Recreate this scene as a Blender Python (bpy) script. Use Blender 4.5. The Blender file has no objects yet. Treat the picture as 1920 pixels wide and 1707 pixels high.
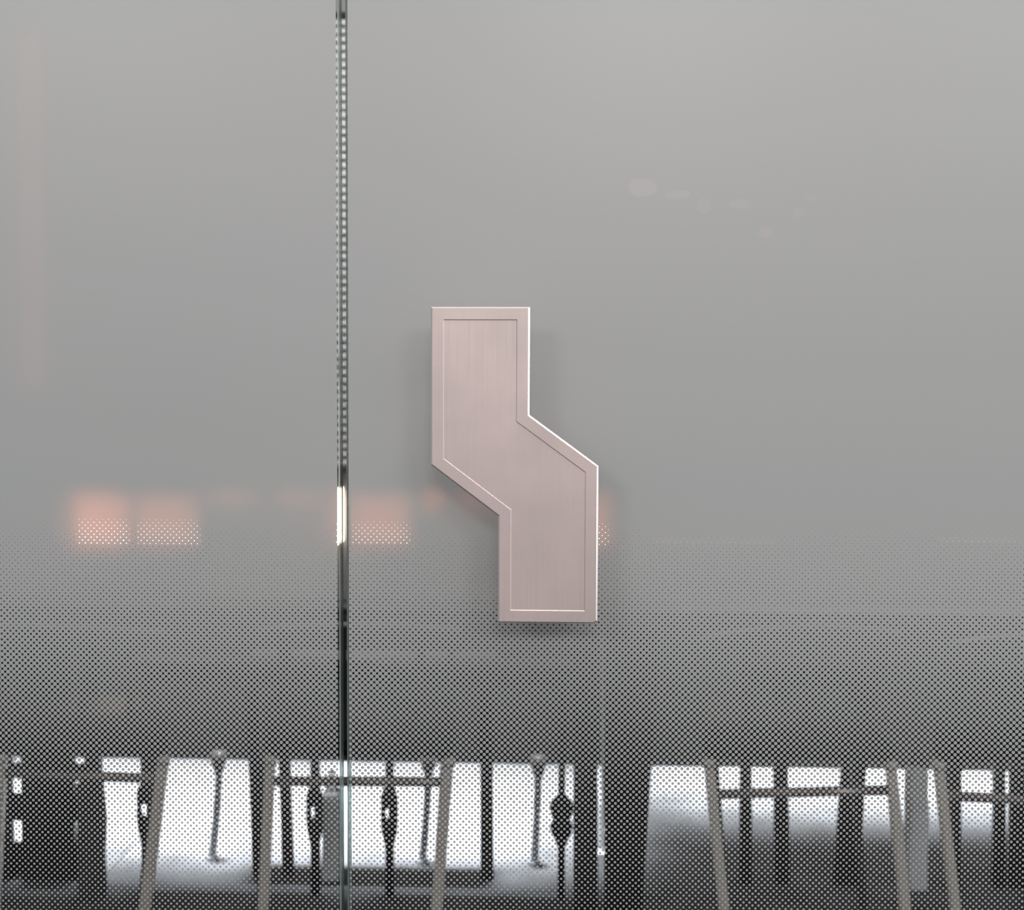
import bpy, bmesh, math, random
from mathutils import Vector, Matrix
random.seed(4)
sc = bpy.context.scene
C = sc.collection
R = math.radians

# ------------------------------------------------------------------ camera
W, H, F = 1920.0, 1707.0, 2400.0
CAM = Vector((0.0, -1.2, 1.15))
ROT = Matrix.Rotation(R(2.0), 3, 'Z') @ Matrix.Rotation(R(90 - 2.75), 3, 'X') @ Matrix.Rotation(R(0.2), 3, 'Z')
cd = bpy.data.cameras.new('camera')
cam = bpy.data.objects.new('camera', cd)
C.objects.link(cam)
cam.matrix_world = Matrix.Translation(CAM) @ ROT.to_4x4()
cd.sensor_width = 36; cd.lens = 36 * F / W
cd.clip_start = 0.05; cd.clip_end = 100
cd.dof.use_dof = True; cd.dof.focus_distance = 1.2; cd.dof.aperture_fstop = 8.0
sc.camera = cam

def P(px, py, d):
    """point of the photograph's ray at distance d (world y) from the camera"""
    v = ROT @ Vector(((px - W / 2) / F, (H / 2 - py) / F, -1.0))
    return CAM + v * (d / v.y)

# ------------------------------------------------------------------ light
sc.view_settings.view_transform = 'Standard'
sc.view_settings.look = 'None'
sc.view_settings.exposure = 0.18
sc.view_settings.gamma = 1.0
sc.view_settings.use_curve_mapping = False
wd = bpy.data.worlds.new('world'); sc.world = wd; wd.use_nodes = True
bg = wd.node_tree.nodes['Background']
bg.inputs[0].default_value = (0.505, 0.515, 0.515, 1); bg.inputs[1].default_value = 0.60

def area(name, loc, target, sx, sy, watts, col, spread=180):
    l = bpy.data.lights.new(name, 'AREA'); l.shape = 'RECTANGLE'; l.size = sx; l.size_y = sy
    l.energy = watts; l.color = col; l.spread = R(spread)
    o = bpy.data.objects.new(name, l); C.objects.link(o)
    o.location = loc
    o.rotation_euler = (Vector(target) - Vector(loc)).to_track_quat('-Z', 'Y').to_euler()
    return o
# unseen lights added to make the bright floor pool beyond the glass (blueish white)
area('floor_pool_light_left', (-0.89, 2.31, 2.9), (-0.89, 2.31, 0), 1.86, 0.80, 72, (0.90, 0.95, 1.0), 13)
area('floor_pool_light_right', (1.10, 2.62, 2.9), (1.10, 2.62, 0), 1.60, 0.32, 50, (0.90, 0.95, 1.0), 19)
area('slat_fill_light', (0.0, 2.2, 2.85), (0.0, 3.6, 1.6), 4.0, 0.2, 28, (1.0, 0.97, 0.95), 120)  # unseen fill light added to brighten the slats and backing
area('interior_fill_light', (0.0, 0.75, 2.9), (0.0, 1.2, 0), 3.5, 0.5, 5, (1.0, 0.95, 0.9), 160)  # weak fill added to light the fronts of the furniture
# corridor ceiling lights on the photographer's side
area('corridor_light_middle', (0.42, -5.2, 3.0), (0.3, 0, 1.0), 1.3, 0.8, 32, (1.0, 0.97, 0.96))
area('corridor_light_left', (-2.3, -5.0, 3.0), (-0.5, 0, 1.0), 1.3, 0.8, 23, (1.0, 0.96, 0.96))
area('corridor_light_right', (2.5, -5.0, 3.0), (0.5, 0, 1.0), 1.3, 0.8, 23, (1.0, 0.99, 0.97))
area('corridor_light_overhead', (0.25, -0.55, 2.9), (0.2, -0.2, 1.0), 2.6, 0.35, 20, (1.0, 0.99, 0.98))
area('bevel_side_light', (3.0, -0.42, 1.5), (0.0, -0.3, 1.1), 0.7, 1.8, 18, (0.97, 0.99, 1.0))  # window-like area light added for bright right-hand handle bevels

# ------------------------------------------------------------------ materials
def newmat(name):
    m = bpy.data.materials.new(name); m.use_nodes = True
    nt = m.node_tree
    for n in list(nt.nodes):
        nt.nodes.remove(n)
    out = nt.nodes.new('ShaderNodeOutputMaterial')
    return m, nt, out

def pbr(name, col, rough=0.5, metal=0.0, spec=0.5, noise=0.0, nscale=20.0, bump=0.0, stretch=(1, 1, 1)):
    m, nt, out = newmat(name)
    b = nt.nodes.new('ShaderNodeBsdfPrincipled')
    b.inputs['Base Color'].default_value = (*col, 1)
    b.inputs['Roughness'].default_value = rough
    b.inputs['Metallic'].default_value = metal
    b.inputs['Specular IOR Level'].default_value = spec
    nt.links.new(b.outputs[0], out.inputs[0])
    if noise or bump:
        tc = nt.nodes.new('ShaderNodeTexCoord'); mp = nt.nodes.new('ShaderNodeMapping')
        mp.inputs['Scale'].default_value = stretch
        nt.links.new(tc.outputs['Object'], mp.inputs[0])
        n = nt.nodes.new('ShaderNodeTexNoise'); n.inputs['Scale'].default_value = nscale
        n.inputs['Detail'].default_value = 6
        nt.links.new(mp.outputs[0], n.inputs['Vector'])
        if noise:
            r = nt.nodes.new('ShaderNodeMapRange')
            r.inputs['To Min'].default_value = 1 - noise; r.inputs['To Max'].default_value = 1 + noise
            nt.links.new(n.outputs[0], r.inputs[0])
            mul = nt.nodes.new('ShaderNodeVectorMath'); mul.operation = 'SCALE'
            mul.inputs[0].default_value = col
            nt.links.new(r.outputs[0], mul.inputs['Scale'])
            nt.links.new(mul.outputs[0], b.inputs['Base Color'])
        if bump:
            bp = nt.nodes.new('ShaderNodeBump'); bp.inputs['Strength'].default_value = bump
            bp.inputs['Distance'].default_value = 0.0005
            nt.links.new(n.outputs[0], bp.inputs['Height'])
            nt.links.new(bp.outputs[0], b.inputs['Normal'])
    return m

def emis(name, col, s):
    m, nt, out = newmat(name)
    e = nt.nodes.new('ShaderNodeEmission'); e.inputs[0].default_value = (*col, 1); e.inputs[1].default_value = s
    nt.links.new(e.outputs[0], out.inputs[0])
    return m

def M2(nt, op, a, b=None):
    n = nt.nodes.new('ShaderNodeMath'); n.operation = op
    for i, v in enumerate((a, b)):
        if v is None: continue
        if isinstance(v, (int, float)): n.inputs[i].default_value = v
        else: nt.links.new(v, n.inputs[i])
    return n.outputs[0]

# clear glass sheet
def glass_mat(name, tint):
    m, nt, out = newmat(name)
    t = nt.nodes.new('ShaderNodeBsdfTransparent'); t.inputs[0].default_value = (*tint, 1)
    g = nt.nodes.new('ShaderNodeBsdfGlossy'); g.inputs['Roughness'].default_value = 0.02
    fr = nt.nodes.new('ShaderNodeFresnel'); fr.inputs[0].default_value = 1.45
    mx = nt.nodes.new('ShaderNodeMixShader')
    f = M2(nt, 'MULTIPLY', fr.outputs[0], 0.28)
    nt.links.new(f, mx.inputs[0]); nt.links.new(t.outputs[0], mx.inputs[1]); nt.links.new(g.outputs[0], mx.inputs[2])
    nt.links.new(mx.outputs[0], out.inputs[0])
    return m
GLASS = glass_mat('clear_glass', (0.965, 0.975, 0.97))

# polished greenish glass edge
def edge_mat():
    m, nt, out = newmat('glass_edge')
    b = nt.nodes.new('ShaderNodeBsdfPrincipled')
    b.inputs['Base Color'].default_value = (0.32, 0.385, 0.37, 1)
    b.inputs['Roughness'].default_value = 0.12
    b.inputs['Specular IOR Level'].default_value = 0.9
    t = nt.nodes.new('ShaderNodeBsdfTransparent'); t.inputs[0].default_value = (0.42, 0.56, 0.53, 1)
    mx = nt.nodes.new('ShaderNodeMixShader'); mx.inputs[0].default_value = 0.72
    nt.links.new(t.outputs[0], mx.inputs[1]); nt.links.new(b.outputs[0], mx.inputs[2])
    nt.links.new(mx.outputs[0], out.inputs[0])
    return m
EDGE = edge_mat()

# printed dot pattern on the glass: round dots whose size grows up the sheet until they merge
Z = lambda py: P(960, py, 1.2).z
PITCH = (P(960 + 565, 900, 1.2) - P(960 - 565, 900, 1.2)).x / 100.0
RAD = [(1720, 2.12), (1600, 2.38), (1500, 2.72), (1400, 3.22), (1300, 3.68), (1250, 3.88), (1200, 4.06),
       (1150, 4.22), (1100, 4.58), (1030, 4.95), (1005, 5.13), (985, 5.32), (968, 5.72), (12, 5.72), (-60, 5.0)]
def frit_mat(name, ax, az, smudges):
    m, nt, out = newmat(name)
    L = nt.links.new
    tc = nt.nodes.new('ShaderNodeTexCoord')
    sep = nt.nodes.new('ShaderNodeSeparateXYZ'); L(tc.outputs['Object'], sep.inputs[0])
    x = M2(nt, 'SUBTRACT', sep.outputs[0], ax); z = M2(nt, 'SUBTRACT', sep.outputs[2], az)
    def frac(v):
        q = M2(nt, 'DIVIDE', v, PITCH)
        q = M2(nt, 'ADD', q, 1000.5)
        q = M2(nt, 'FRACT', q)
        q = M2(nt, 'SUBTRACT', q, 0.5)
        return M2(nt, 'MULTIPLY', q, q)
    da = frac(M2(nt, 'ADD', x, z)); db = frac(M2(nt, 'SUBTRACT', x, z))
    dist = M2(nt, 'SQRT', M2(nt, 'MULTIPLY', M2(nt, 'ADD', da, db), 0.5))      # in pitches
    cr = nt.nodes.new('ShaderNodeFloatCurve')
    z0, z1 = Z(1720), Z(-60)
    cu = cr.mapping.curves[0]
    pts = [((Z(py) - z0) / (z1 - z0), r / 11.3) for py, r in RAD]
    cu.points[0].location = pts[0]; cu.points[1].location = pts[-1]
    for p in pts[1:-1]: cu.points.new(*p)
    for p in cu.points: p.handle_type = 'VECTOR'
    cr.mapping.use_clip = False
    cr.mapping.update()
    mr = nt.nodes.new('ShaderNodeMapRange')
    mr.inputs['From Min'].default_value = z0; mr.inputs['From Max'].default_value = z1
    L(sep.outputs[2], mr.inputs[0]); L(mr.outputs[0], cr.inputs['Value'])
    mask = M2(nt, 'LESS_THAN', dist, cr.outputs[0])
    # print: matt grey enamel, faintly translucent
    b = nt.nodes.new('ShaderNodeBsdfPrincipled')
    b.inputs['Roughness'].default_value = 0.33
    b.inputs['Specular IOR Level'].default_value = 0.36
    n = nt.nodes.new('ShaderNodeTexNoise'); n.inputs['Scale'].default_value = 2.2; n.inputs['Detail'].default_value = 3
    L(tc.outputs['Object'], n.inputs['Vector'])
    ramp = nt.nodes.new('ShaderNodeMix'); ramp.data_type = 'RGBA'
    ramp.inputs[6].default_value = (0.500, 0.505, 0.520, 1); ramp.inputs[7].default_value = (0.500, 0.515, 0.497, 1)
    L(n.outputs[0], ramp.inputs[0])
    col = ramp.outputs[2]
    if smudges:      # dried water marks
        tot = None
        wob = nt.nodes.new('ShaderNodeTexNoise'); wob.inputs['Scale'].default_value = 60
        L(tc.outputs['Object'], wob.inputs['Vector'])
        w0 = M2(nt, 'MULTIPLY', M2(nt, 'SUBTRACT', wob.outputs[0], 0.5), 1.5)
        for (px, py, rx, ry, a) in smudges:
            c = P(px, py, 1.2)
            ex = M2(nt, 'DIVIDE', M2(nt, 'SUBTRACT', sep.outputs[0], c.x), rx / 2000.0)
            ez = M2(nt, 'DIVIDE', M2(nt, 'SUBTRACT', sep.outputs[2], c.z), ry / 2000.0)
            rr = M2(nt, 'ADD', M2(nt, 'ADD', M2(nt, 'MULTIPLY', ex, ex), M2(nt, 'MULTIPLY', ez, ez)), w0)
            s = nt.nodes.new('ShaderNodeMapRange'); s.inputs['From Min'].default_value = 0.75; s.inputs['From Max'].default_value = 1.15
            s.inputs['To Min'].default_value = a; s.inputs['To Max'].default_value = 0
            L(rr, s.inputs[0])
            tot = s.outputs[0] if tot is None else M2(nt, 'MAXIMUM', tot, s.outputs[0])
        mx = nt.nodes.new('ShaderNodeMix'); mx.data_type = 'RGBA'
        L(tot, mx.inputs[0]); L(col, mx.inputs[6]); mx.inputs[7].default_value = (0.60, 0.565, 0.56, 1)
        col = mx.outputs[2]
    L(col, b.inputs['Base Color'])
    rf = nt.nodes.new('ShaderNodeBsdfRefraction'); rf.inputs['Color'].default_value = (1.0, 0.42, 0.27, 1)
    rf.inputs['Roughness'].default_value = 0.85; rf.inputs['IOR'].default_value = 1.017
    m1 = nt.nodes.new('ShaderNodeMixShader'); m1.inputs[0].default_value = 0.035
    L(b.outputs[0], m1.inputs[1]); L(rf.outputs[0], m1.inputs[2])
    tr = nt.nodes.new('ShaderNodeBsdfTransparent')
    m2 = nt.nodes.new('ShaderNodeMixShader')
    L(mask, m2.inputs[0]); L(tr.outputs[0], m2.inputs[1]); L(m1.outputs[0], m2.inputs[2])
    L(m2.outputs[0], out.inputs[0])
    return m

STEEL = pbr('brushed_grey_steel', (0.72, 0.66, 0.61), 0.42, 0.6, noise=0.12, nscale=60, stretch=(6, 6, 1))
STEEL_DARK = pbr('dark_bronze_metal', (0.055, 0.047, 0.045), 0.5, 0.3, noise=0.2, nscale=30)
BLACK = pbr('black_lacquer', (0.010, 0.009, 0.010), 0.55, spec=0.25, noise=0.3, nscale=18)
BENCH = pbr('matt_black_laminate', (0.012, 0.011, 0.011), 0.95, spec=0.03, noise=0.3, nscale=18)
CHAIRBAR = pbr('worn_steel_tube', (0.24, 0.21, 0.20), 0.28, 0.75, noise=0.15, nscale=60)
BLACK_SEAT = pbr('black_leather', (0.012, 0.011, 0.012), 0.6, spec=0.2, noise=0.3, nscale=90, bump=0.4)
GREYCLOTH = pbr('pale_grey_felt', (0.72, 0.74, 0.77), 0.9, noise=0.12, nscale=40, bump=0.5)
GREYPOST = pbr('satin_grey_paint', (0.30, 0.32, 0.35), 0.9, spec=0.05, noise=0.1, nscale=30)
HIGHLIGHT_WHITE = pbr('highlight_white', (0.8, 0.82, 0.85), 0.5, noise=0.04, nscale=12)  # white of the post that draws the bin edge highlight
WALL = pbr('grey_plaster', (0.30, 0.29, 0.29), 0.85, noise=0.06, nscale=5, bump=0.3)
CEIL = pbr('ceiling_paint', (0.22, 0.22, 0.22), 0.9, noise=0.03, nscale=4)
FLOORM = pbr('grey_stone_tile', (0.13, 0.13, 0.138), 0.75, spec=0.15, noise=0.75, nscale=7.0, bump=0.3)
GROUT = pbr('light_grout', (0.42, 0.42, 0.43), 0.8, noise=0.1, nscale=50)
SLATM = pbr('pale_slat_paint', (0.62, 0.61, 0.61), 0.5, noise=0.05, nscale=20)
DARKM = pbr('charcoal_paint', (0.05, 0.05, 0.055), 0.6, noise=0.1, nscale=20)
WARM = emis('warm_backlight', (1.0, 0.74, 0.58), 9.0)
WARM2 = emis('warm_backlight_soft', (1.0, 0.74, 0.58), 5.5)
FAINT = emis('faint_strip', (1.0, 0.72, 0.55), 2.0)
HAIR = emis('hairline_light', (1.0, 0.93, 0.88), 0.9)
SPOT = emis('warm_lamp', (1.0, 0.55, 0.28), 26.0)

# brushed rose nickel of the handle: vertical grain, faint finger marks
def handle_mat():
    m, nt, out = newmat('brushed_rose_nickel')
    L = nt.links.new
    b = nt.nodes.new('ShaderNodeBsdfPrincipled')
    b.inputs['Metallic'].default_value = 1.0
    tc = nt.nodes.new('ShaderNodeTexCoord')
    mp = nt.nodes.new('ShaderNodeMapping'); mp.inputs['Scale'].default_value = (900, 900, 9)
    L(tc.outputs['Object'], mp.inputs[0])
    n = nt.nodes.new('ShaderNodeTexNoise'); n.inputs['Scale'].default_value = 1.0; n.inputs['Detail'].default_value = 3
    L(mp.outputs[0], n.inputs['Vector'])
    sm = nt.nodes.new('ShaderNodeTexNoise'); sm.inputs['Scale'].default_value = 14.0; sm.inputs['Detail'].default_value = 4
    L(tc.outputs['Object'], sm.inputs['Vector'])
    r = nt.nodes.new('ShaderNodeMapRange'); r.inputs['From Min'].default_value = 0.3; r.inputs['From Max'].default_value = 0.7
    r.inputs['To Min'].default_value = 0.50; r.inputs['To Max'].default_value = 0.64
    L(n.outputs[0], r.inputs[0]); L(r.outputs[0], b.inputs['Roughness'])
    mx = nt.nodes.new('ShaderNodeMix'); mx.data_type = 'RGBA'
    mx.inputs[6].default_value = (0.75, 0.64, 0.615, 1); mx.inputs[7].default_value = (0.84, 0.70, 0.675, 1)
    s2 = nt.nodes.new('ShaderNodeMapRange'); s2.inputs['From Min'].default_value = 0.35; s2.inputs['From Max'].default_value = 0.65
    L(sm.outputs[0], s2.inputs[0]); L(s2.outputs[0], mx.inputs[0]); L(mx.outputs[2], b.inputs['Base Color'])
    bp = nt.nodes.new('ShaderNodeBump'); bp.inputs['Strength'].default_value = 0.10; bp.inputs['Distance'].default_value = 0.0003
    L(n.outputs[0], bp.inputs['Height']); L(bp.outputs[0], b.inputs['Normal'])
    L(b.outputs[0], out.inputs[0])
    return m
NICKEL = handle_mat()
NICKEL_EDGE = pbr('polished_nickel_edge', (0.93, 0.85, 0.82), 0.30, 1.0)

# ------------------------------------------------------------------ mesh helpers
def link(name, bm, mat, parent=None, smooth=False):
    bmesh.ops.recalc_face_normals(bm, faces=bm.faces)
    me = bpy.data.meshes.new(name); bm.to_mesh(me); bm.free()
    for m in (mat if isinstance(mat, (list, tuple)) else [mat]): me.materials.append(m)
    if smooth:
        for p in me.polygons: p.use_smooth = True
    o = bpy.data.objects.new(name, me); C.objects.link(o)
    if parent is not None: o.parent = parent
    return o

def tag(o, label=None, cat=None, group=None, kind=None):
    if label: o['label'] = label
    if cat: o['category'] = cat
    if group: o['group'] = group
    if kind: o['kind'] = kind
    return o

def thing(name, loc, label, cat, group=None, kind=None):
    o = bpy.data.objects.new(name, None); C.objects.link(o)
    o.location = loc; o.empty_display_size = 0.05
    bpy.context.view_layer.update()
    return tag(o, label, cat, group, kind)

def loc_of(parent):
    return Vector(parent.location) if parent is not None else Vector((0, 0, 0))

def box(bm, x0, x1, y0, y1, z0, z1, bev=0.0, off=(0, 0, 0)):
    off = Vector(off)
    vs = [bm.verts.new(Vector((x, y, z)) - off) for x in (x0, x1) for y in (y0, y1) for z in (z0, z1)]
    fs = [(0, 1, 3, 2), (4, 6, 7, 5), (0, 4, 5, 1), (2, 3, 7, 6), (0, 2, 6, 4), (1, 5, 7, 3)]
    faces = [bm.faces.new([vs[i] for i in f]) for f in fs]
    if bev:
        es = list({e for f in faces for e in f.edges})
        bmesh.ops.bevel(bm, geom=es, offset=bev, segments=2, affect='EDGES', profile=0.6)
    return vs

def bar(bm, a, b, w, t, off=(0, 0, 0), w2=None, bev=0.002):
    """rectangular bar from a to b: width w along x, thickness t along the other direction"""
    a = Vector(a) - Vector(off); b = Vector(b) - Vector(off)
    d = (b - a).normalized()
    u = Vector((1, 0, 0)) if abs(d.x) < 0.8 else Vector((0, 0, 1))
    u = (u - d * u.dot(d)).normalized(); v = d.cross(u)
    w2 = w if w2 is None else w2
    ring = []
    for p, ww in ((a, w), (b, w2)):
        ring.append([bm.verts.new(p + u * (sx * ww / 2) + v * (sy * t / 2)) for sx, sy in ((-1, -1), (1, -1), (1, 1), (-1, 1))])
    faces = [bm.faces.new(ring[0]), bm.faces.new(ring[1][::-1])]
    for i in range(4):
        j = (i + 1) % 4
        faces.append(bm.faces.new([ring[0][j], ring[0][i], ring[1][i], ring[1][j]]))
    if bev:
        bmesh.ops.bevel(bm, geom=list({e for f in faces for e in f.edges}), offset=bev, segments=2, affect='EDGES')

def lathe(bm, cx, cy, prof, n=20, off=(0, 0, 0), sy=1.0):
    off = Vector(off); rings = []
    for r, z in prof:
        rings.append([bm.verts.new(Vector((cx + r * math.cos(2 * math.pi * i / n), cy + sy * r * math.sin(2 * math.pi * i / n), z)) - off) for i in range(n)])
    for k in range(len(rings) - 1):
        for i in range(n):
            j = (i + 1) % n
            bm.faces.new([rings[k][i], rings[k][j], rings[k + 1][j], rings[k + 1][i]])
    bm.faces.new(rings[0][::-1]); bm.faces.new(rings[-1])

def tube(bm, pts, r, n=8, off=(0, 0, 0)):
    pts = [Vector(p) - Vector(off) for p in pts]; rings = []
    for i, p in enumerate(pts):
        d = (pts[min(i + 1, len(pts) - 1)] - pts[max(i - 1, 0)]).normalized()
        u = d.orthogonal().normalized() if abs(d.z) > 0.9 else d.cross(Vector((0, 0, 1))).normalized()
        v = d.cross(u)
        rings.append([bm.verts.new(p + u * r * math.cos(2 * math.pi * k / n) + v * r * math.sin(2 * math.pi * k / n)) for k in range(n)])
    for a, b in zip(rings, rings[1:]):
        for k in range(n):
            j = (k + 1) % n
            bm.faces.new([a[k], a[j], b[j], b[k]])
    bm.faces.new(rings[0][::-1]); bm.faces.new(rings[-1])

# ------------------------------------------------------------------ setting
GX0, GX1 = -3.2, 3.2           # room width
YB = 3.62                      # back wall
def S(name, x0, x1, y0, y1, z0, z1, mat, label, cat):
    bm = bmesh.new(); box(bm, x0, x1, y0, y1, z0, z1)
    return tag(link(name, bm, mat), label, cat, kind='structure')
fl = S('floor', GX0, GX1, -6.0, YB + 0.1, -0.06, -0.004, GROUT, 'grey stone floor seen below the glass, bright further in', 'floor')
S('ceiling', GX0, GX1, 0.0, YB + 0.1, 3.0, 3.1, CEIL, 'grey ceiling of the room behind the glass', 'ceiling')
S('wall_back', GX0, GX1, YB, YB + 0.1, -0.004, 3.0, WALL, 'mid grey rear wall behind the lit panels', 'wall')
S('wall_left', GX0 - 0.1, GX0, 0.0, YB + 0.1, -0.004, 3.1, WALL, 'grey side wall of the room behind the glass, left', 'wall')
S('wall_right', GX1, GX1 + 0.1, 0.0, YB + 0.1, -0.004, 3.1, WALL, 'grey side wall of the room behind the glass, right', 'wall')
S('trim_1', GX0, GX1, -0.02, 0.05, 2.42, 3.1, DARKM, 'dark header above the glass leaves', 'trim')
# stone tiles with light joints
JX, JY, T = 0.13, P(600, 1690, 2.9).y, 1.2
g = 0.0028
i0 = -3
tb = {}
for i in range(-3, 3):
    for j in range(-6, 2):
        x0 = max(GX0, JX + i * T + g / 2); x1 = min(GX1, JX + (i + 1) * T - g / 2)
        y0 = max(-6.0, JY + j * T + g / 2); y1 = min(YB, JY + (j + 1) * T - g / 2)
        if x1 - x0 < 0.02 or y1 - y0 < 0.02: continue
        cx, cy = (x0 + x1) / 2, (y0 + y1) / 2
        key = (round(x1 - x0, 3), round(y1 - y0, 3))
        if key not in tb:
            bm = bmesh.new(); box(bm, -(x1 - x0) / 2, (x1 - x0) / 2, -(y1 - y0) / 2, (y1 - y0) / 2, -0.004, 0, 0.0008)
            o = link('floor_tile', bm, FLOORM, fl); tb[key] = o.data
        else:
            o = bpy.data.objects.new('floor_tile', tb[key]); C.objects.link(o); o.parent = fl
        o.location = (cx, cy, 0.0)

# slatted cladding on the upper back wall
z_lo = P(648, 874, 4.66).z; z_hi = P(648, 20, 4.66).z
sp = (z_hi - z_lo) / 53.5
sb = thing('slatted_wall_panel', (-0.2, YB, z_lo), 'pale horizontal slats on the rear wall, glimpsed through the joint between the glass leaves', 'wall panel')
bm = bmesh.new(); box(bm, -2.9, 2.5, YB - 0.012, YB - 0.001, z_lo - 0.02, z_hi + 0.02, off=sb.location)
link('backing_board', bm, pbr('slat_backing', (0.5, 0.49, 0.49), 0.8, noise=0.05), sb)
sm = None
for k in range(54):
    if sm is None:
        bm = bmesh.new(); box(bm, -2.9, 2.5, YB - 0.045, YB - 0.013, z_lo, z_lo + sp * 0.55, 0.0015, off=sb.location)
        o = link('slat', bm, SLATM, sb); sm = o.data
    else:
        o = bpy.data.objects.new('slat', sm); C.objects.link(o); o.parent = sb
    o.location = (0, 0, sp * k)

S('trim_2', -2.9, 2.5, YB - 0.05, YB - 0.001, P(648, 19, 4.66).z + 0.004, P(648, 5, 4.66).z, BLACK, 'black shadow gap strip above the pale slats', 'trim')
S('trim_3', -2.9, 2.5, YB - 0.02, YB - 0.001, P(648, 924, 4.70).z, P(648, 880, 4.70).z, DARKM, 'dark band along the rear wall above the glowing panels', 'trim')

# warm backlit panels on the back wall
def panel(name, px0, py0, px1, py1, label, mat, frame=True, grp=None, cat='light'):
    a = P(px0, py0, 4.70); b = P(px1, py1, 4.70)
    t = thing(name, ((a.x + b.x) / 2, a.y, b.z), label, cat, grp)
    if frame:
        f = 0.010
        bm = bmesh.new()
        for (x0, x1, z0, z1) in ((a.x - f, b.x + f, a.z, a.z + f), (a.x - f, b.x + f, b.z - f, b.z), (a.x - f, a.x, b.z, a.z), (b.x, b.x + f, b.z, a.z)):
            box(bm, x0, x1, a.y - 0.012, a.y + 0.115, z0, z1, 0.001, off=t.location)
        link('frame', bm, DARKM, t)
    bm = bmesh.new(); box(bm, a.x, b.x, a.y, a.y + 0.1, b.z, a.z, off=t.location)
    link('diffuser', bm, mat, t)
    return t
panel('light_panel', 145, 928, 243, 1021, 'brightest warm backlit panel glowing low on the rear wall, left end', WARM)
panel('light_panel', 258, 931, 375, 1020, 'warm backlit panel directly beside the brightest one', WARM2)
panel('strip_light', 631, 918, 635, 1020, 'narrow upright glowing strip seen in the joint between the glass leaves', WARM, False)
panel('light_panel', 662, 928, 768, 1020, 'warm backlit panel glowing just beside the joint between the glass leaves', WARM2)
panel('light_panel', 1060, 928, 1140, 1021, 'warm backlit panel half hidden behind the right edge of the door handle', WARM2)
panel('strip_light', 392, 930, 470, 938, 'short warm strip light beside the two left glowing panels', WARM2, False)
panel('strip_light', 520, 931, 590, 938, 'short warm strip light left of the glass joint', WARM2, False)
panel('strip_light', 860, 933, 960, 943, 'dim warm strip light ending behind the handle', WARM2, False)
panel('strip_light', 1225, 1017, 1460, 1019, 'hair thin bright line at wall height, middle of the door leaf', HAIR, False)
panel('strip_light', 1770, 1015, 1935, 1018, 'hair thin bright line at wall height, by the right picture edge', HAIR, False)
panel('strip_light', 51, 60, 60, 730, 'tall faint warm vertical strip light, far left', FAINT, False)
c = P(813, 937, 4.66)
t = thing('wall_lamp', (c.x, c.y, c.z), 'tiny round orange lamp left of the handle notch', 'lamp')
bm = bmesh.new(); lathe(bm, 0, 0, [(0.003, -0.016), (0.011, -0.012), (0.016, 0), (0.011, 0.012), (0.003, 0.016)], 16)
link('bulb', bm, SPOT, t, True)
bm = bmesh.new(); box(bm, -0.006, 0.006, 0.014, YB - c.y - 0.001, -0.006, 0.006, 0.001)
link('bracket', bm, DARKM, t)

# ------------------------------------------------------------------ glass leaves
TH = 0.018
zt, zb = 2.40, 0.012
def leaf(name, x0, x1, fx0, fx1, anchor, smudges, label, cat):
    t = thing(name, ((x0 + x1) / 2, TH / 2, 0.0), label, cat, kind='structure')
    L = t.location
    bm = bmesh.new(); vs = box(bm, x0, x1, 0, TH, zb, zt, off=L)
    bmesh.ops.bevel(bm, geom=[e for e in bm.edges if abs(e.verts[0].co.x - e.verts[1].co.x) < 1e-6 and abs(e.verts[0].co.y - e.verts[1].co.y) < 1e-6],
                    offset=0.0014, segments=1, affect='EDGES')
    bm.normal_update()
    for f in bm.faces:
        n = f.normal
        f.material_index = 0 if abs(n.y) > 0.95 else 1
    link('glass_pane', bm, [GLASS, EDGE], t)
    bm = bmesh.new()
    vs = [bm.verts.new(v) for v in ((fx0, -0.0006, zb), (fx1, -0.0006, zb), (fx1, -0.0006, zt), (fx0, -0.0006, zt))]
    bm.faces.new(vs)
    f = link('frit_dots', bm, frit_mat(name + '_frit', anchor.x, anchor.z, smudges), t)
    f['label'] = 'grey printed enamel, solid above and breaking up into fine dots below'
    f.location = -Vector(L)                       # object coordinates stay in world metres
    return t
xl = P(638, 1000, 1.2).x; xlf = P(632.8, 1000, 1.2).x
xr = P(649.5, 1000, 1.2).x; xrf = P(653.8, 1000, 1.2).x
leaf('window_1', -2.2, xl, -2.2, xlf, P(318.7, 1422.3, 1.2), None,
     'fixed frosted glass leaf left of the vertical joint, dotted towards the bottom', 'glass panel')
door = leaf('door_1', xr, 2.2, xrf, 2.2, P(560 + 1160 / 10.667, 1400 + 300 / 10.667, 1.2),
     [(1203, 352, 26, 17, 0.55), (1270, 366, 24, 9, 0.35), (1320, 386, 14, 14, 0.3), (1390, 383, 22, 9, 0.3),
      (1435, 437, 13, 11, 0.35), (1498, 400, 12, 10, 0.3), (1520, 372, 12, 7, 0.2)],
     'frosted glass door leaf right of the joint, carrying the stepped metal handle', 'door')

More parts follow.
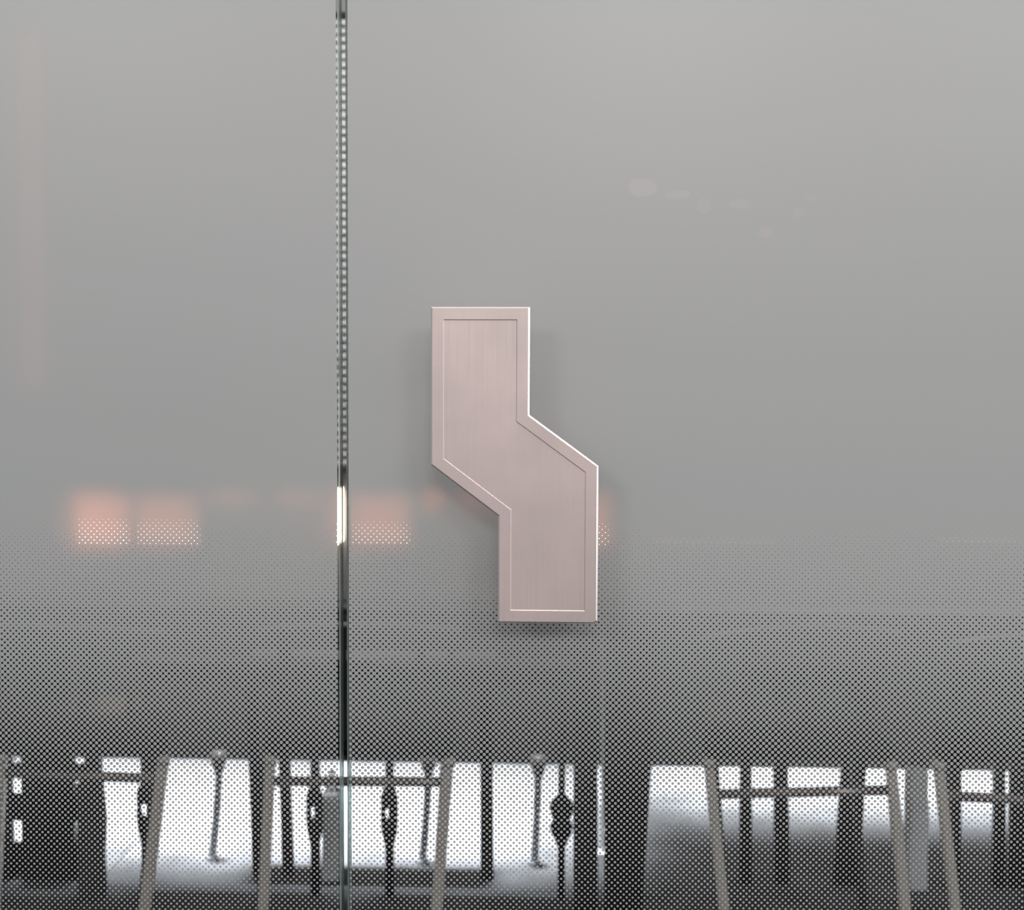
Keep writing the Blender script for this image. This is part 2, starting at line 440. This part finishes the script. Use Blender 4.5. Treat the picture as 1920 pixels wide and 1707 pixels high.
# ------------------------------------------------------------------ handle (part of the door leaf)
HY = -0.060          # front face
DH = 1.2 + HY
q = {k: P(px, py, DH) for k, (px, py) in dict(tl=(807.7, 575.5), tr=(993, 575.5), nr=(993, 778.5), er=(1121.5, 874), br=(1120.3, 1169.8),
                                             bl=(933.6, 1168.2), nl=(934, 968), el=(807.7, 872)).items()}
x0 = (q['tl'].x + q['el'].x) / 2; x1 = (q['tr'].x + q['nr'].x) / 2
x2 = (q['bl'].x + q['nl'].x) / 2; x3 = (q['er'].x + q['br'].x) / 2
zt_, zb_ = (q['tl'].z + q['tr'].z) / 2, (q['bl'].z + q['br'].z) / 2
ch = 0.0024
outer = [Vector((x0, zt_)), Vector((x0, q['el'].z)), Vector((x2, q['nl'].z)), Vector((x2, zb_)), Vector((x3 - ch, zb_)), Vector((x3, zb_ + ch)),
         Vector((x3, q['er'].z)), Vector((x1, q['nr'].z)), Vector((x1, zt_))]     # counter-clockwise seen from the front
def inset(poly, d):
    n = len(poly); res = []
    for i in range(n):
        a, b, c = poly[i - 1], poly[i], poly[(i + 1) % n]
        e1 = (b - a).normalized(); e2 = (c - b).normalized()
        n1 = Vector((-e1.y, e1.x)); n2 = Vector((-e2.y, e2.x))
        m = (n1 + n2); m = m / m.dot(n1) if m.length > 1e-9 else n1
        res.append(b + m * d)
    return res
def ring_mesh(rings, cap0=True, cap1=True, off=(0, 0, 0)):
    bm = bmesh.new(); R_ = []
    for poly, y in rings:
        R_.append([bm.verts.new(Vector((p.x, y, p.y)) - Vector(off)) for p in poly])
    for a, b in zip(R_, R_[1:]):
        n = len(a)
        for i in range(n):
            j = (i + 1) % n
            bm.faces.new([a[i], a[j], b[j], b[i]])
    if cap0: bm.faces.new(R_[0][::-1])
    if cap1: bm.faces.new(R_[-1])
    return bm
inner0 = [v for i, v in enumerate(outer) if i != 4]
inner0[4] = Vector((x3, zb_))
def rim(d): # inset of the un-chamfered outline, re-using 9 points so the rings match
    p = inset(inner0, d)
    return p[:4] + [p[4] + Vector((-1e-4, 0)), p[4] + Vector((0, 1e-4))] + p[5:]
hl = Vector(door.location)
bm = ring_mesh([(inset(outer, 0.0012), HY + 0.009), (outer, HY + 0.008), (outer, HY + 0.0013), (inset(outer, 0.0013), HY),
                (rim(0.0111), HY), (rim(0.0118), HY + 0.0006)], True, False, hl)
ng = len(outer)
bm.faces.ensure_lookup_table()
for f in bm.faces:
    ys = sorted(v.co.y + hl.y for v in f.verts)
    if abs(ys[0] - HY) < 1e-6 and abs(ys[-1] - (HY + 0.0013)) < 1e-6: f.material_index = 1
handle = link('door_handle', bm, [NICKEL, NICKEL_EDGE], door)
handle['label'] = 'brushed rose nickel stepped pull plate with recessed face'
bm = ring_mesh([(rim(0.01175), HY + 0.0020), (rim(0.01175), HY + 0.0006)], True, True, hl)
link('recessed_face', bm, NICKEL, handle)
for (px, py) in ((900, 680), (1027, 1070)):
    p_ = P(px, py, DH)
    bm = bmesh.new()
    n = 24
    rr = [(0.013, HY + 0.0085), (0.013, -0.008), (0.019, -0.007), (0.019, -0.0012)]
    rings = [[bm.verts.new(Vector((p_.x + r * math.cos(2 * math.pi * i / n), y, p_.z + r * math.sin(2 * math.pi * i / n))) - hl) for i in range(n)] for r, y in rr]
    for a, b in zip(rings, rings[1:]):
        for i in range(n): bm.faces.new([a[i], a[(i + 1) % n], b[(i + 1) % n], b[i]])
    bm.faces.new(rings[0]); bm.faces.new(rings[-1])
    link('standoff', bm, STEEL, handle, False)

# ------------------------------------------------------------------ black low bench wall at the back
def ground(px, py):
    v = P(px, py, 1.0) - CAM
    return CAM + v * (-CAM.z / v.z)
A = ground(190, 1421); B = ground(1890, 1446)
dr = (B - A); dr.z = 0; dr.normalize(); nr = Vector((-dr.y, dr.x, 0))
A0 = Vector((A.x, A.y, 0)) - dr * 1.0; B0 = Vector((B.x, B.y, 0)) + dr * 0.9
hb = (P(190, 1136, A.y - CAM.y).z + P(1890, 1152, B.y - CAM.y).z) / 2
mid = (A0 + B0) / 2
t = thing('bench_cabinet', mid, 'long black low bench cabinet running across behind all the chairs', 'cabinet')
t.rotation_euler = (0, 0, math.atan2(dr.y, dr.x)); ln = (B0 - A0).length
bm = bmesh.new(); box(bm, -ln / 2, ln / 2, 0.012, 0.16, 0.0, hb - 0.02, 0.002)
link('body', bm, BENCH, t)
bm = bmesh.new(); box(bm, -ln / 2 - 0.01, ln / 2 + 0.01, 0.0, 0.17, hb - 0.02, hb, 0.003)
link('top', bm, BENCH, t)
nd = 6; wdt = ln / nd
for k in range(nd):
    bm = bmesh.new(); box(bm, -ln / 2 + k * wdt + 0.002, -ln / 2 + (k + 1) * wdt - 0.002, -0.004, 0.012, 0.004, hb - 0.024, 0.0015)
    link('door', bm, BENCH, t)

# ------------------------------------------------------------------ metal chairs with their backs to the glass
def chair(px0, px1, pybar0, pybar1, topy0, topy1, arch, lean0, lean1, seaty, label, d=2.42, splat=(), fl=(0, 0)):
    """px0/px1: rear leg centres at the cross bar, lean: picture shift of each leg at the bottom"""
    a = P(px0, pybar0, d); b = P(px1, pybar1, d)
    cx = (a.x + b.x) / 2
    t = thing('metal_chair', (cx, a.y, 0), label, 'chair', 'steel legged chairs standing behind the glass')
    L = t.location
    def foot(px, lean, d2):
        p = P(px + lean, 1707, d2); v = Vector((p.x, p.y, p.z)); return v
    ztop = P(px0, seaty, d).z
    # rear legs: nearly upright, splaying slightly
    for px, py, ln_, w in ((px0, pybar0, lean0, 0.019), (px1, pybar1, lean1, 0.021)):
        top = P(px, py, d); top.z = ztop - 0.002
        low = P(px + ln_, 1707, d - 0.03)
        k = (top.z) / (top.z - low.z)
        ft = top + (low - top) * k; ft.z = 0.004
        bm = bmesh.new(); bar(bm, top, ft, w, 0.019, L, w2=w * 1.05, bev=0.0035)
        o = link('leg', bm, STEEL, t)
        bm = bmesh.new(); lathe(bm, 0, 0, [(0.012, 0), (0.013, 0.004), (0.011, 0.010)], 12)
        r = link('foot_cap', bm, DARKM, o); r.location = ft - L - Vector((0, 0, 0.004))
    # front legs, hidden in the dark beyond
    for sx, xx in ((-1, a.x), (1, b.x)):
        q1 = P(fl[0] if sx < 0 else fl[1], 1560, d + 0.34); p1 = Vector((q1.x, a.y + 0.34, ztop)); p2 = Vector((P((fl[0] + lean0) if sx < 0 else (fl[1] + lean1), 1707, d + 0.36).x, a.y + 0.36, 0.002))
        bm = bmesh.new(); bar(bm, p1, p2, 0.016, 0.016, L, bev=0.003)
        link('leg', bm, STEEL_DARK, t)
    bm = bmesh.new(); tube(bm, [a + Vector((0.006, 0, 0)), a.lerp(b, 0.5), b - Vector((0.006, 0, 0))], 0.0098, 16, L)
    link('cross_bar', bm, CHAIRBAR, t, True)
    # seat: padded slab with rounded rear edge
    qa, qb = P(fl[0], 1560, d + 0.34).x - 0.01, P(fl[1], 1560, d + 0.34).x + 0.01
    bm = bmesh.new(); vs = box(bm, a.x - 0.012, b.x + 0.012, a.y - 0.012, a.y + 0.36, ztop, ztop + 0.030, off=L)
    for v in vs:
        if v.co.y > 0.2: v.co.x = (qa if v.co.x + L.x < cx else qb) - L.x
    bmesh.ops.bevel(bm, geom=list(bm.edges), offset=0.010, segments=3, affect='EDGES')
    link('seat', bm, BLACK_SEAT, t, True)
    # rounded metal corner brackets where legs meet the seat
    for xx in (a.x, b.x):
        bm = bmesh.new(); lathe(bm, xx, a.y - 0.004, [(0.004, ztop - 0.020), (0.0125, ztop - 0.016), (0.0135, ztop - 0.004), (0.010, ztop + 0.001)], 14, L)
        link('leg_bracket', bm, STEEL, t, True)
    # back: arched thin top rail on slim tapering uprights
    ta = P(topy0[0], topy0[1], d - 0.06); tb_ = P(topy1[0], topy1[1], d - 0.06)
    n = 14; pts = []
    for i in range(n + 1):
        s = i / n; p = ta.lerp(tb_, s); p.z += arch * 4 * s * (1 - s); p.y += 0.03 * 4 * s * (1 - s) - 0.0
        pts.append(p)
    bm = bmesh.new(); tube(bm, pts, 0.0048, 10, L); link('back_rail', bm, STEEL, t, True)
    for (pt, pb, w) in splat:
        s = (pt - topy0[0]) / (topy1[0] - topy0[0]); i = min(n, max(0, round(s * n)))
        top = pts[i].copy(); top.x = P(pt, topy0[1], d - 0.06).x
        bot = P(pb, seaty - 25, d); bot.z = ztop + 0.026; bot.y = a.y + 0.002
        bm = bmesh.new(); bar(bm, top, bot, w, 0.006, L, bev=0.0015); link('back_slat', bm, STEEL_DARK, t)
    return t
chair(4, 308, 1450, 1461, (-60, 1171), (312, 1186), -0.003, -14, -36, 1413, 'steel legged chair furthest left, cut by the picture edge',
      splat=((20, 45, 0.012), (150, 150, 0.010), (232, 246, 0.012)), fl=(-20, 302))
chair(508, 841, 1465, 1467, (480, 1179), (860, 1181), 0.003, -14, -22, 1416, 'steel legged chair standing across the glass joint, its cross bar passing behind it',
      splat=((522, 558, 0.024), (640, 645, 0.010), (792, 776, 0.014), (845, 845, 0.010)), fl=(502, 838))
chair(1327, 1668, 1490, 1482, (1318, 1196), (1690, 1186), 0.010, 30, 28, 1422, 'steel legged chair right of the black bins, thin bright glint on its cross bar',
      splat=((1402, 1402, 0.013), (1520, 1515, 0.010), (1668, 1615, 0.016)), fl=(1331, 1592))
chair(1757, 2090, 1492, 1508, (1785, 1206), (2080, 1200), 0.006, 33, 40, 1427, 'steel legged chair furthest right, with the boldest pale leaning leg',
      splat=((1845, 1832, 0.013), (1960, 1960, 0.012)), fl=(1762, 2060))

# ------------------------------------------------------------------ low black tables with turned legs
def fz(py, d): return P(960, py, d).z
def turned(bm, px, d, kind, L):
    """profile of a turned leg, radii in metres"""
    c = P(px, 1525, d); s = d / F
    if kind == 'double':
        prof = [(7, 1718), (7, 1590), (11, 1578), (19, 1562), (22, 1552), (21, 1542), (15, 1534), (21, 1526), (23, 1512), (20, 1502), (12, 1494), (7, 1488), (7, 1330)]
    elif kind == 'plain':
        prof = [(11.5, 1718), (11, 1600), (10.5, 1330)]
    else:
        prof = [(7.5, 1718), (7, 1600), (9, 1585), (13.5, 1562), (14.5, 1548), (14.5, 1500), (12, 1487), (8, 1480), (7, 1474), (7, 1330)]
    pr = [(r * s * (1.15 if kind == 'bulb' else 1.0), fz(py, d)) for r, py in prof]
    pr[0] = (pr[0][0], 0.002)
    lathe(bm, c.x, c.y, pr, 20, L, sy=0.3)
    return c
def low_table(pxs, d, depth, label, grp=None, zt=0.52, pad=0.03):
    c0 = P(pxs[0][0], 1525, d); c1 = P(pxs[-1][0], 1525, d)
    t = thing('low_table', ((c0.x + c1.x) / 2, c0.y, 0), label, 'table', grp); L = t.location
    bm = bmesh.new(); box(bm, c0.x - pad, c1.x + pad, c0.y - 0.03, c0.y + depth, zt, zt + 0.022, 0.004, off=L)
    link('tabletop', bm, BLACK, t)
    bm = bmesh.new(); box(bm, c0.x - 0.004, c1.x + 0.004, c0.y - 0.008, c0.y + 0.008, zt - 0.03, zt, 0.002, off=L)
    link('apron', bm, BLACK, t)
    for px, kind in pxs:
        bm = bmesh.new()
        if kind == 'eye':       # leg whose swelling is pierced by an oval eye
            c = P(px, 1525, d); s = d / F
            turned(bm, px, d, 'bulb', L)
        else:
            turned(bm, px, d, kind, L)
        o = link('leg', bm, BLACK, t, True)
        if kind == 'eye':
            bm = bmesh.new(); n = 16
            f = [bm.verts.new((7.5 * s * math.cos(2 * math.pi * i / n), -0.03, 13 * s * math.sin(2 * math.pi * i / n))) for i in range(n)]
            g_ = [bm.verts.new(v.co + Vector((0, 0.06, 0))) for v in f]
            for i in range(n): bm.faces.new([f[i], f[(i + 1) % n], g_[(i + 1) % n], g_[i]])
            bm.faces.new(f); bm.faces.new(g_)
            bmesh.ops.recalc_face_normals(bm, faces=bm.faces)
            me = bpy.data.meshes.new('cut'); bm.to_mesh(me); bm.free()
            cut = bpy.data.objects.new('cut', me); C.objects.link(cut)
            cut.location = (c.x, c.y, fz(1530, d))
            md = o.modifiers.new('eye', 'BOOLEAN'); md.object = cut; md.operation = 'DIFFERENCE'; md.solver = 'EXACT'
            bpy.context.view_layer.update()
            dg = bpy.context.evaluated_depsgraph_get()
            nm = bpy.data.meshes.new_from_object(o.evaluated_get(dg))
            o.modifiers.clear(); o.data = nm
            bpy.data.objects.remove(cut)
            nm.materials.clear(); nm.materials.append(BLACK)
    # rear legs
    for c in (c0, c1):
        bm = bmesh.new(); lathe(bm, c.x + (0.0 if c is c0 else 0.0), c.y + depth - 0.03, [(0.007, 0.002), (0.007, zt)], 12, L)
        link('leg', bm, BLACK, t, True)
    return t
low_table([(272, 'eye'), (590, 'eye')], 2.86, 0.06, 'low black table left of the glass joint, on turned legs with pierced swellings')
low_table([(730, 'eye'), (1053, 'double')], 2.86, 0.06, 'low black table right of the glass joint, turned legs, one with a double bulge')

# ------------------------------------------------------------------ black trestles with square posts
def trestle(posts, d, label, zt=0.50):
    ps = [(P(pt, 1425, d), P(pb, 1700, d), w) for pt, pb, w in posts]
    cx = sum(p[0].x for p in ps) / len(ps)
    t = thing('bench', (cx, ps[0][0].y, 0), label, 'bench'); L = t.location
    for a, b, w in ps:
        k = (zt - a.z) / (a.z - b.z); top = a + (a - b) * k; bot = b + (b - a) * ((b.z - 0.002) / (a.z - b.z))
        top.y = bot.y = a.y
        bm = bmesh.new(); bar(bm, top, bot, w * d / F, 0.022, L, bev=0.002)
        link('leg', bm, BLACK, t)
    xa = min(p[0].x for p in ps) - 0.02; xb = max(p[0].x for p in ps) + 0.02
    bm = bmesh.new(); box(bm, xa, xb, ps[0][0].y - 0.02, ps[0][0].y + 0.09, zt, zt + 0.025, 0.004, off=L)
    link('seat', bm, BLACK, t)
    bm = bmesh.new(); box(bm, xa + 0.02, xb - 0.02, ps[0][0].y - 0.006, ps[0][0].y + 0.006, zt - 0.03, zt - 0.001, 0.002, off=L)
    link('rail', bm, BLACK, t)
    return t
trestle([(479, 489, 24), (534, 543, 21), (912, 914, 24)], 2.98, 'long black bench on square legs, reaching from the joint to under the handle')
trestle([(1398, 1398, 22), (1463, 1467, 27), (1601, 1583, 46)], 2.98, 'black bench right of the bins, its outer leg broad and slanting')
trestle([(1790, 1786, 24), (1873, 1873, 21), (1925, 1925, 64)], 2.98, 'black bench at the far right, mostly hidden in shadow')

# ------------------------------------------------------------------ black bins, white post standing in for their edge highlight
def bin_(x0t, x1t, x0b, x1b, d, zt, label):
    a, b, c_, e = P(x0t, 1430, d), P(x1t, 1430, d), P(x0b, 1700, d), P(x1b, 1700, d)
    za, zc = a.z, c_.z
    def at(p, q_, z): return p.x + (q_.x - p.x) * (z - p.z) / (q_.z - p.z)
    X0, X1, Y0, Y1 = at(a, c_, 0.0), at(b, e, 0.0), at(a, c_, zt), at(b, e, zt)
    t = thing('waste_bin', ((X0 + X1) / 2, a.y + 0.07, 0), label, 'bin'); L = t.location
    bm = bmesh.new(); y0, y1 = a.y, a.y + 0.14
    vs = [bm.verts.new(Vector(v) - L) for v in ((X0, y0, 0.004), (X1, y0, 0.004), (X1 - 0.028, y1, 0.004), (X0 + 0.012, y1, 0.004),
                                               (Y0, y0, zt), (Y1, y0, zt), (Y1 - 0.028, y1, zt), (Y0 + 0.012, y1, zt))]
    for f in ((0, 1, 2, 3), (4, 7, 6, 5), (0, 4, 5, 1), (1, 5, 6, 2), (2, 6, 7, 3), (3, 7, 4, 0)): bm.faces.new([vs[i] for i in f])
    bmesh.ops.bevel(bm, geom=list(bm.edges), offset=0.004, segments=2, affect='EDGES')
    link('body', bm, BLACK, t)
    bm = bmesh.new(); box(bm, Y0 - 0.001, Y1 + 0.001, y0 - 0.003, y1 + 0.003, zt, zt + 0.018, 0.004, off=L)
    link('lid', bm, BLACK, t)
bin_(1075, 1121, 1075, 1122, 2.64, 0.64, 'narrow upright black bin left of the thin bright gap')
bin_(1132, 1223, 1133, 1206, 2.70, 0.64, 'wide tapering black bin right of the thin bright gap')
c = P(1129, 1600, 3.16)
t = thing('highlight_post', (c.x, c.y, 0), 'slim white post added in place of the highlight between the two black bins', 'post')
bm = bmesh.new(); box(bm, -0.003, 0.003, -0.003, 0.003, 0.006, fz(1170, 3.16), 0.001); link('pole', bm, HIGHLIGHT_WHITE, t)
bm = bmesh.new(); box(bm, -0.02, 0.02, -0.02, 0.02, 0.0, 0.006, 0.002); link('base_plate', bm, HIGHLIGHT_WHITE, t)

# ------------------------------------------------------------------ grey stands far back on the lit floor
def stand(px, lean, d, label):
    c = P(px, 1600, d); s = d / F
    t = thing('grey_stand', (c.x, c.y, 0), label, 'stand', 'grey stands on the brightly lit floor'); L = t.location
    z1 = 0.0
    bm = bmesh.new()
    top = P(px + 6, 1462, d); top.y = c.y
    n = 8; pts = []
    for i in range(n + 1):
        s_ = i / n; pts.append(Vector((top.x + (c.x - top.x) * s_ + lean * s_ * s_, c.y, top.z * (1 - s_) + 0.008 * s_)))
    tube(bm, pts, 0.009, 10, L); link('pole', bm, GREYPOST, t, True)
    bm = bmesh.new(); lathe(bm, top.x, c.y, [(0.007, top.z - 0.004), (0.010, fz(1458, d)), (0.019, fz(1436, d)), (0.020, fz(1418, d)), (0.004, fz(1415, d))], 18, L)
    link('head', bm, STEEL_DARK, t, True)
    bm = bmesh.new(); lathe(bm, pts[-1].x, c.y, [(0.016, 0.001), (0.016, 0.005), (0.009, 0.010)], 24, L)
    link('base', bm, GREYPOST, t, True)
stand(404, -0.008, 3.08, 'grey stand between the leftmost chair and the next')
stand(797, -0.006, 3.08, 'grey stand just left of the right rear leg of the chair at the joint')
stand(1003, 0.0, 3.08, 'grey stand with a flared head, left of the black bins')

# ------------------------------------------------------------------ grey soft boxes / bags
def bag(px0, px1, pyt, d, label, mat=GREYCLOTH, th=0.05):
    a = P(px0, pyt, d); b = P(px1, pyt, d)
    t = thing('tote_bag', ((a.x + b.x) / 2, a.y + th / 2, 0), label, 'bag'); L = t.location
    w = b.x - a.x; h = a.z
    bm = bmesh.new(); nx, nz = 6, 8
    box(bm, a.x, b.x, a.y, a.y + th, 0.002, h, 0.012, off=L)
    bmesh.ops.subdivide_edges(bm, edges=[e for e in bm.edges if e.calc_length() > 0.03], cuts=5, use_grid_fill=True)
    rnd = random.Random(int(px0))
    for v in bm.verts:
        k = v.co.z / h
        v.co.x += 0.002 * math.sin(v.co.z * 40 + px0); v.co.x *= 0.93 + 0.07 * math.sin(math.pi * min(1, k))
        v.co.y += 0.002 * math.sin(v.co.x * 90 + v.co.z * 30)
    link('body', bm, mat, t, True)
    bm = bmesh.new()
    pts = [Vector((-w * 0.25 + w * 0.5 * i / 10, 0, h - 0.004 + 0.05 * math.sin(math.pi * i / 10))) for i in range(11)]
    tube(bm, pts, 0.003, 8); link('strap', bm, BLACK_SEAT, t, True)
bag(601, 637, 1486, 2.93, 'pale grey bag standing close left of the glass joint')
bag(1704, 1746, 1446, 2.93, 'pale grey bag between the two right-hand chairs')

# ------------------------------------------------------------------ black slatted screen and case, far left
d = 2.92
a = P(36, 1425, d)
t = thing('slatted_screen', (P(90, 1425, d).x, a.y, 0), 'black slatted screen behind the leftmost chair', 'screen'); L = t.location
for (p0, p1) in ((-60, -8), (-7, 19), (38, 86), (87, 137), (157, 187)):
    x0_, x1_ = P(p0, 1425, d).x, P(p1, 1425, d).x
    bm = bmesh.new(); box(bm, x0_, x1_, a.y, a.y + 0.02, 0.002, 0.60, 0.002, off=L); link('board', bm, BLACK, t)
for (pyt, pyb) in ((1450, 1466), (1508, 1560), (1602, 1716)):
    bm = bmesh.new(); box(bm, P(-60, 1425, d).x, P(184, 1425, d).x, a.y + 0.021, a.y + 0.033, max(0.004, fz(pyb, d)), fz(pyt, d), 0.002, off=L)
    link('rail', bm, BLACK, t)
bag(139, 187, 1468, 2.80, 'dark grey upright bag at the end of the slatted screen', pbr('charcoal_felt', (0.05, 0.05, 0.055), 0.9, noise=0.2, nscale=40))
